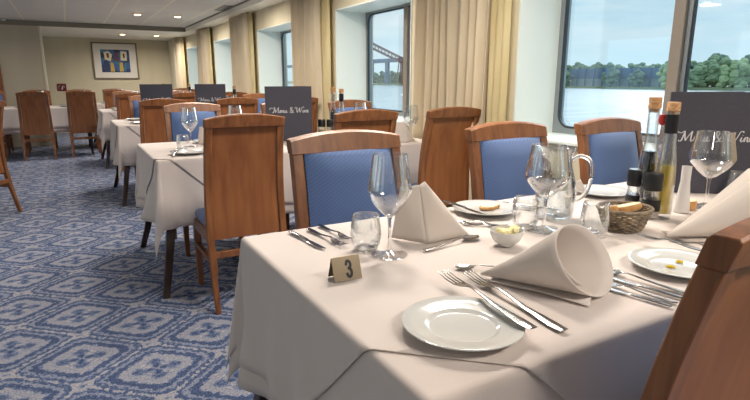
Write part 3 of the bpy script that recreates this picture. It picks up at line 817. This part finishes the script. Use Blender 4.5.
bar('knife', make_knife, 1.27, 1.34, 1.36, 1.16, 'knife on the cloth right of the plate with bread, before middle blue chair', 'knives')
bar('fork', make_fork, 1.21, 1.36, 1.30, 1.19, 'fork on the cloth right of the plate with bread, before middle blue chair', 'forks')
# butter dish
bd = thing('butter_dish', 'small white bowl heaped with butter curls on the nearest table', 'bowl', (.945, .975, ZT)); bd.scale = (1.18, 1.18, 1.18)
G().lathe([(.001, 0), (.016, 0), (.018, .003), (.029, .012), (.0355, .026), (.0365, .035), (.0345, .035), (.0335, .027), (.027, .015), (.001, .008)], 28).build('bowl', ceramic, bd)
g = G(); rnd = random.Random(3)
for i in range(7):
    a = i*2.4; r = .008+.011*(i % 3)/2; c = Vector((r*math.cos(a), r*math.sin(a), .026+.005*(i % 3)))
    pa = [c+Vector((.010*math.cos(q+a), .009*math.sin(q+a), .005*math.sin(q*1.3))) for q in [k*.6 for k in range(8)]]
    g.tube(pa, [.004, .007, .008, .008, .007, .007, .006, .003], 8)
tag(g.build('butter_curls', butter, None, loc=(.945, .975, ZT+.004)), 'pale yellow butter curls in the small white bowl', 'butter')
# middle glasses
wine(1.140, 1.03, 'tall wine glass standing in front of the water jug').scale = (1.15, 1.15, .98)
tumbler(1.105, 1.07, 'tumbler left of the wine glass before the water jug')
tumbler(1.222, .925, 'tumbler between the rolled napkin and the bread basket')
# jug
jg = thing('water_jug', 'clear glass water jug with looped handle in the middle of nearest table', 'jug', (1.275, 1.115, ZT), R(-30)); jg.scale = (1.06, 1.06, 1.06)
po = [(.040, 0), (.050, .004), (.056, .03), (.057, .07), (.052, .11), (.043, .145), (.0385, .165), (.040, .185), (.047, .205)]
rings = []
prof = [(.001, .0)]+po+[(r-.003, z+(.006 if i == 0 else 0)) for i, (r, z) in enumerate(po)][::-1]+[(.001, .006)]
for r, z in prof:
    row = []
    for k in range(36):
        a = 2*math.pi*k/36; s = max(0, (z-.165)/.04)
        sp_ = max(0, math.cos(a-math.pi))**6*.022*s
        row.append(((r+sp_)*math.cos(a), (r+sp_)*math.sin(a), z+sp_*.35))
    rings.append(row)
G().loft(rings).build('body', glass, jg, auto=80)
G().lathe([(.001, .007), (.0360, .007), (.0485, .014), (.0525, .032), (.0535, .07), (.0485, .108), (.001, .108)], 32).build('water', water_m2, jg, auto=50)
G().tube(catmull([(.040, 0, .168), (.062, 0, .182), (.092, 0, .168), (.100, 0, .125), (.088, 0, .075), (.066, 0, .055), (.056, 0, .052)], 5), .0062, 10).build('handle', glass_solid, jg)
# bread basket
bk = thing('bread_basket', 'round woven wicker basket filled with bread slices', 'basket', (1.345, .925, ZT))
g = G()
def br(z): return .045+.022*(z/.06)**.8
for i in range(11):
    z = .003+.0054*i; n = 96
    g.tube([((br(z)+.0018*math.sin(k/n*2*math.pi*16+(i % 2)*math.pi))*math.cos(2*math.pi*k/n)*1.12, (br(z)+.0018*math.sin(k/n*2*math.pi*16+(i % 2)*math.pi))*math.sin(2*math.pi*k/n), z) for k in range(n)], .0024, 5, loop=True)
for k in range(32):
    a = 2*math.pi*k/32; g.tube([(br(z)*math.cos(a)*1.12, br(z)*math.sin(a), z) for z in (.002, .03, .062)], .0018, 5)
g.lathe([(.001, .001), (.044, .001), (.044, .004), (.001, .004)], 24, a=1.12)
g.build('woven_side', wicker, bk)
G().tube([((.069+.001*math.sin(k*2))*math.cos(2*math.pi*k/60)*1.12, .069*math.sin(2*math.pi*k/60), .063) for k in range(60)], .0045, 6, loop=True).build('rim', wicker, bk)
bread(1.305, .942, ZT+.048, R(30), 'left bread slice in the wicker basket', .040, .026, .018, (R(-18), R(12)))
bread(1.375, .932, ZT+.048, R(-20), 'right bread slice in the wicker basket', .042, .030, .018, (R(-12), R(-10)))
bread(1.34, .920, ZT+.022, R(70), 'lowest bread slice in the middle of the wicker basket', .044, .030, .016)
# cruet group
put('oil', make_oil, 'slim glass bottle of yellow olive oil with cork beside the menu', (1.558, .947, ZT), 0, 'cork topped bottles')
put('vin', make_vinegar, 'slim glass bottle of dark vinegar with cork, left of the oil bottle', (1.566, 1.012, ZT), 0, 'cork topped bottles')
put('mill', make_mill, 'black capped spice mill directly left of the oil bottle', (1.530, .965, ZT), 0, 'spice mills')
put('mill', make_mill, 'black capped spice mill farthest left of the bottles, above the bread basket', (1.550, 1.035, ZT), 0, 'spice mills')
rt = G(); rt.lathe([(.001, -.018), (.008, -.015), (.0115, -.004), (.0115, .004), (.008, .015), (.001, .018)], 16)
tag(rt.build('bottle_tag', red_m, loc=(1.563, .980, ZT+.30)), 'red seal hanging between the necks of the two bottles', 'tag')
vs = G().lathe([(.001, 0), (.022, 0), (.023, .003), (.019, .05), (.014, .10), (.0145, .15), (.0125, .15), (.012, .10), (.016, .05), (.001, .006)], 24).build('bud_vase', frosted, loc=(1.69, .960, ZT))
tag(vs, 'narrow waisted frosted vase right of the oil bottle', 'vase')
bread(1.75, .97, ZT, R(10), 'small bread roll piece lying between vase and the menu', .028, .02, .03)
menu(2.052, 1.088, R(-38), 'dark grey menu card with silver script standing beside the window on nearest table')
wine(1.835, .965, 'wine glass standing in front of the dark menu at the right').scale = (1.3, 1.3, 1.02)
# right settings
plate(1.160, .650, 'white side plate with drops of oil right of the large rolled napkin', 'side plates')
for i, (x, y) in enumerate(((1.14, .655), (1.085, .670), (1.19, .665))):
    tag(G().lathe([(.001, .003), (.006, .002), (.010, .0), (.001, -.001)][::-1], 16, (x, y, ZT+.0075)).build('oil_drop', oil), ['yellow oil drop in the middle of the plate right of the napkin', 'yellow oil drop at the left rim of the plate right of the napkin', 'yellow oil drop at the back of the plate right of the napkin'][i], 'oil drop', 'oil drops')
bar('fork', make_fork, 1.275, .620, 1.253, .818, 'fork reaching over the back of the oily plate, tines towards the basket', 'forks', ZT+.018, ZT+.020)
bar('fork', make_fork, 1.37, .600, 1.354, .799, 'fork beside the oily plate, tines against the right napkin', 'forks', ZT, ZT)
for i in range(4):
    dx = .026*i
    kd = ('knife', 'fork', 'knife', 'spoon')[i]
    ax, ay, bx, by = ((1.00, .735, 1.030, .548), (.967, .705, .999, .538), (.935, .685, .967, .534), (.910, .672, .943, .531))[3-i]
    bar(kd, dict(knife=make_knife, fork=make_fork, spoon=make_spoon)[kd], bx, by, ax, ay,
        ['knife nearest the camera in the row right of the rolled napkin', 'fork second from camera in the row right of the rolled napkin', 'knife third from camera in the row right of the rolled napkin', 'spoon farthest from camera in the row right of the rolled napkin'][i], kd+'s' if kd != 'knife' else 'knives')
cone(1.345, .80, R(-22), 'rolled white napkin behind the corner chair at the right edge', 1.35, 1.0)
tumbler(2.10, 1.0, 'tumbler at the right edge below the menu')
wine(2.02, 1.22, 'wine glass by the window behind the menu')
plate(1.70, 1.27, 'white plate in front of the blue chair at the window', 'side plates')
napkin_tent(1.62, 1.31, R(20), 'upright folded napkin in front of the blue chair at the window', .45)

# ------------------------------------------------------------------ second table
y0 = YS[1]
plate(.575, y0+.16, 'white plate with a knife on it at the aisle corner of the second table', 'side plates')
bar('knife', make_knife, .47, y0+.05, .53, y0+.25, 'knife leaning on the plate at the aisle corner of the second table', 'knives', ZT+.003, ZT+.024)
tumbler(.58, y0+.36, 'tumbler at the aisle end of the second table')
wine(.655, y0+.50, 'wine glass standing by the tumbler at the aisle end of the second table')
napkin_tent(.77, y0+.55, R(10), 'upright napkin right of the wine glass at the aisle end of the second table')
put('mill', make_mill, 'small spice mill at the aisle end of the second table', (.80, y0+.26, ZT), 0, 'spice mills')
menu(1.325, y0+.50, R(-14), 'dark grey menu card with silver script standing on the second table')
put('oil', make_oil, 'right one of two cork bottles on the second table before the window reveal', (1.76, 3.60, ZT), 0, 'cork topped bottles')
put('vin', make_vinegar, 'left one of two cork bottles on the second table before the window reveal', (1.70, 3.62, ZT), 0, 'cork topped bottles')
put('mill', make_mill, 'black capped mill below the two cork bottles on the second table', (1.62, 3.50, ZT), 0, 'spice mills')
put('mill', make_mill, 'second black capped mill beside the cork bottles on the second table', (1.57, 3.54, ZT), 0, 'spice mills')
wine(2.05, y0+.06, 'wine glass standing left of the window-end chair on the second table')
napkin_tent(1.97, y0+.05, R(30), 'upright napkin left of the window-end chair on the second table', 1.15)
wine(1.95, y0+.62, 'wine glass before the far window-end chair on the second table')
napkin_tent(2.05, y0+.66, R(0), 'upright napkin before the far window-end chair on the second table')
wine(.98, y0+.62, 'wine glass left of the menu on the second table')
for i, (x, y) in enumerate(((1.35, .16), (1.95, .40), (.80, .68), (1.4, .70))):
    plate(x, y0+y, 'white side plate on the second table, %s' % ['middle near seat', 'near the window', 'aisle-end far seat', 'middle far seat'][i], 'side plates')
bar('fork', make_fork, .72, y0+.04, .73, y0+.24, 'fork near the aisle corner of the second table', 'forks')
bar('fork', make_fork, 1.20, y0+.04, 1.20, y0+.24, 'fork at the middle near seat of the second table', 'forks')
# ------------------------------------------------------------------ third to fifth tables and aisle table
def setting(x0, y0, nm, mx_, my_, mrz, bottles=True):
    sp = [(.35, .16), (1.0, .16), (1.6, .16), (.35, .69), (1.0, .69), (1.6, .69)]
    sn = ['near aisle-end seat', 'near middle seat', 'near window-end seat', 'far aisle-end seat', 'far middle seat', 'far window-end seat']
    for i, (dx, dy) in enumerate(sp):
        s = 1 if dy < .4 else -1
        lab = '%s of the %s' % (sn[i], nm)
        plate(x0+dx-.14, y0+dy, 'small white plate at the '+lab, 'side plates')
        napkin_tent(x0+dx+.02, y0+dy+.02*s, R(15*i), 'upright folded napkin at the '+lab)
        wine(x0+dx+.12, y0+dy+.10*s, 'wine glass at the '+lab)
        if i % 2 == 0: tumbler(x0+dx+.03, y0+dy+.15*s, 'tumbler at the '+lab)
    if mx_: menu(mx_, my_, mrz, 'dark grey menu card standing on the '+nm)
    if bottles:
        put('oil', make_oil, 'slim oil bottle with cork on the '+nm, (x0+1.22, y0+.44, ZT), 0, 'cork topped bottles')
        put('mill', make_mill, 'black capped spice mill on the '+nm, (x0+1.15, y0+.40, ZT), 0, 'spice mills')
setting(TX0, YS[2], 'third window table', 1.33, YS[2]+.36, R(-25))
menu(.80, YS[2]+.44, R(-20), 'dark grey menu card at the aisle end of the third window table')
setting(TX0, YS[3], 'fourth window table', None, 0, 0)
setting(TX0, YS[4], 'fifth window table', None, 0, 0)
setting(-1.5, LTY, 'aisle table', None, 0, 0, False)

# ------------------------------------------------------------------ outside: river, far bank
water = noisy('river_water', srgb(176, 190, 196), srgb(206, 214, 218), (.05, .3, 1), 1.2, 6, .25, .3, bdist=.3)
o = struct(G().box(6, 2600, -600, 3000, -5.2, -5).build('river', water, smooth=False))
bank_m = noisy('bank_grass', srgb(120, 138, 110), srgb(140, 152, 120), (1, 1, 1), .05, 4, .9)
struct(G().box(345, 900, 0, 2500, -5.1, -3.6).build('far_bank', bank_m, smooth=False))
greens = [noisy('leaves_%s' % n_, a_, b_, (1, 1, 1), .8, 4, .9) for n_, a_, b_ in (('dark', srgb(100, 126, 112), srgb(122, 146, 128)), ('mid', srgb(118, 146, 118), srgb(146, 170, 134)), ('pale', srgb(138, 164, 122), srgb(168, 188, 142)))]  # bluish distance haze is mixed into these leaf colours
def tree_mesh(seed, m):
    rnd = random.Random(seed); g = G(); g.cur = 0
    bm = bmesh.new()
    for i in range(46):
        r = rnd.uniform(1.0, 2.0); a = rnd.uniform(0, 6.3); q = rnd.uniform(0, 5.0)
        mt = Matrix.Translation((q*math.cos(a), q*math.sin(a), rnd.uniform(3, 14)-q*.6)) @ Matrix.Scale(r, 4)
        bmesh.ops.create_icosphere(bm, subdivisions=2, radius=1, matrix=mt)
    for v in bm.verts: v.co += Vector((rnd.uniform(-.3, .3), rnd.uniform(-.3, .3), rnd.uniform(-.3, .3)))
    for f in bm.faces: f.material_index = 0
    r2 = bmesh.ops.create_cone(bm, segments=8, radius1=.5, radius2=.3, depth=7, matrix=Matrix.Translation((0, 0, 3.2)), cap_ends=True)
    for v in r2['verts']:
        for f in v.link_faces: f.material_index = 1
    me = bpy.data.meshes.new('tree'); bm.to_mesh(me); bm.free(); me.materials.append(m); me.materials.append(dark_wood)
    return me
tm = [tree_mesh(i, greens[i % 3]) for i in range(6)]
tl = ['dark green bushy tree on the far river bank', 'mid green round tree on the far river bank', 'pale green loose tree on the far river bank']
rnd = random.Random(11)
def tree(x, y, s, k):
    o = bpy.data.objects.new('tree', tm[k]); COL.objects.link(o); o.location = (x, y, -3.7); o.rotation_euler = (0, 0, rnd.uniform(0, 6)); o.scale = (s*1.15, s*1.3, s)
    tag(o, tl[k % 3], 'tree', 'trees on the far bank, '+['dark', 'mid green', 'pale'][k % 3])
for row in range(4):
    for i in range(11 if row < 3 else 9):
        y = 158+i*21+row*5.2
        near = y < 232
        if row == 0 and 222 < y < 300 and not 238 < y < 272: continue
        tree(350+row*19+rnd.uniform(-1, 1), y+rnd.uniform(-1, 1), ((.92, 1.1, 1.35, 1.4)[row]+rnd.uniform(-.06, .1))*(1.12 if near else .92), rnd.choice([1, 2, 4, 5] if near and row < 2 else [0, 1, 3, 4]))
for row in range(3):
    for i in range(9): tree(366+row*24, 470+i*26+row*8, rnd.uniform(1.0, 1.15), rnd.choice([0, 1, 3]))
steelblue = mat('bridge_steel_blue', srgb(84, 116, 150), .6)
br_ = thing('bridge', 'long blue-grey bridge deck on piers seen through the second window', 'bridge', (350, 620, -3.6))
G().box(-4, 4, -120, 330, 26.0, 30.5).build('deck', steelblue, br_, smooth=False)
g = G()
for k in range(11): G().box(-2, 2, -118+40*k, -113+40*k, 0, 26).build('pier', steelblue, br_, smooth=False)
sh = thing('warehouse', 'long low blue-grey riverside shed at the left of the nearest window view', 'building', (362, 282, -3.8))
G().box(-5, 0, -62, 26, 6, 13.6).build('roof', steelblue, sh, smooth=False)
G().box(-4, 0, -61, 25, 0, 6).build('wall', mat('shed_wall', srgb(150, 170, 184), .7), sh, smooth=False)
g = G()
for k in range(12): g.box(-6, -5.2, -61.5+7.8*k, -60.8+7.8*k, 0, 13.5)
g.build('posts', steelblue, sh, smooth=False)
cr_ = thing('harbour_crane', 'reddish lattice crane boom rising above the bridge in the second window', 'crane', (340, 600, -3.6))
rust = mat('crane_red', srgb(122, 84, 92), .7)
g = G(); bm_ = [((dx, -66, 24+dz), (dx, 45, 55+dz*1.3)) for dz in (0, 5) for dx in (-2, 2)]
for a, b in bm_: g.tube([a, b], .7, 6)
for k in range(15):
    t_ = k/14; y_ = -66+111*t_; z_ = 24+31*t_
    g.tube([(-2, y_, z_), (-2, min(y_+6, 45), z_+6.5)], .4, 5); g.tube([(2, min(y_+6, 45), z_+1), (2, y_, z_+5)], .4, 5)
g.build('boom', rust, cr_)
g = G()
for dx in (-4, 4):
    for dy in (-4, 4): g.tube([(dx, dy-64, 0), (dx*.5, dy*.5-64, 26)], .7, 6)
g.build('tower', rust, cr_)
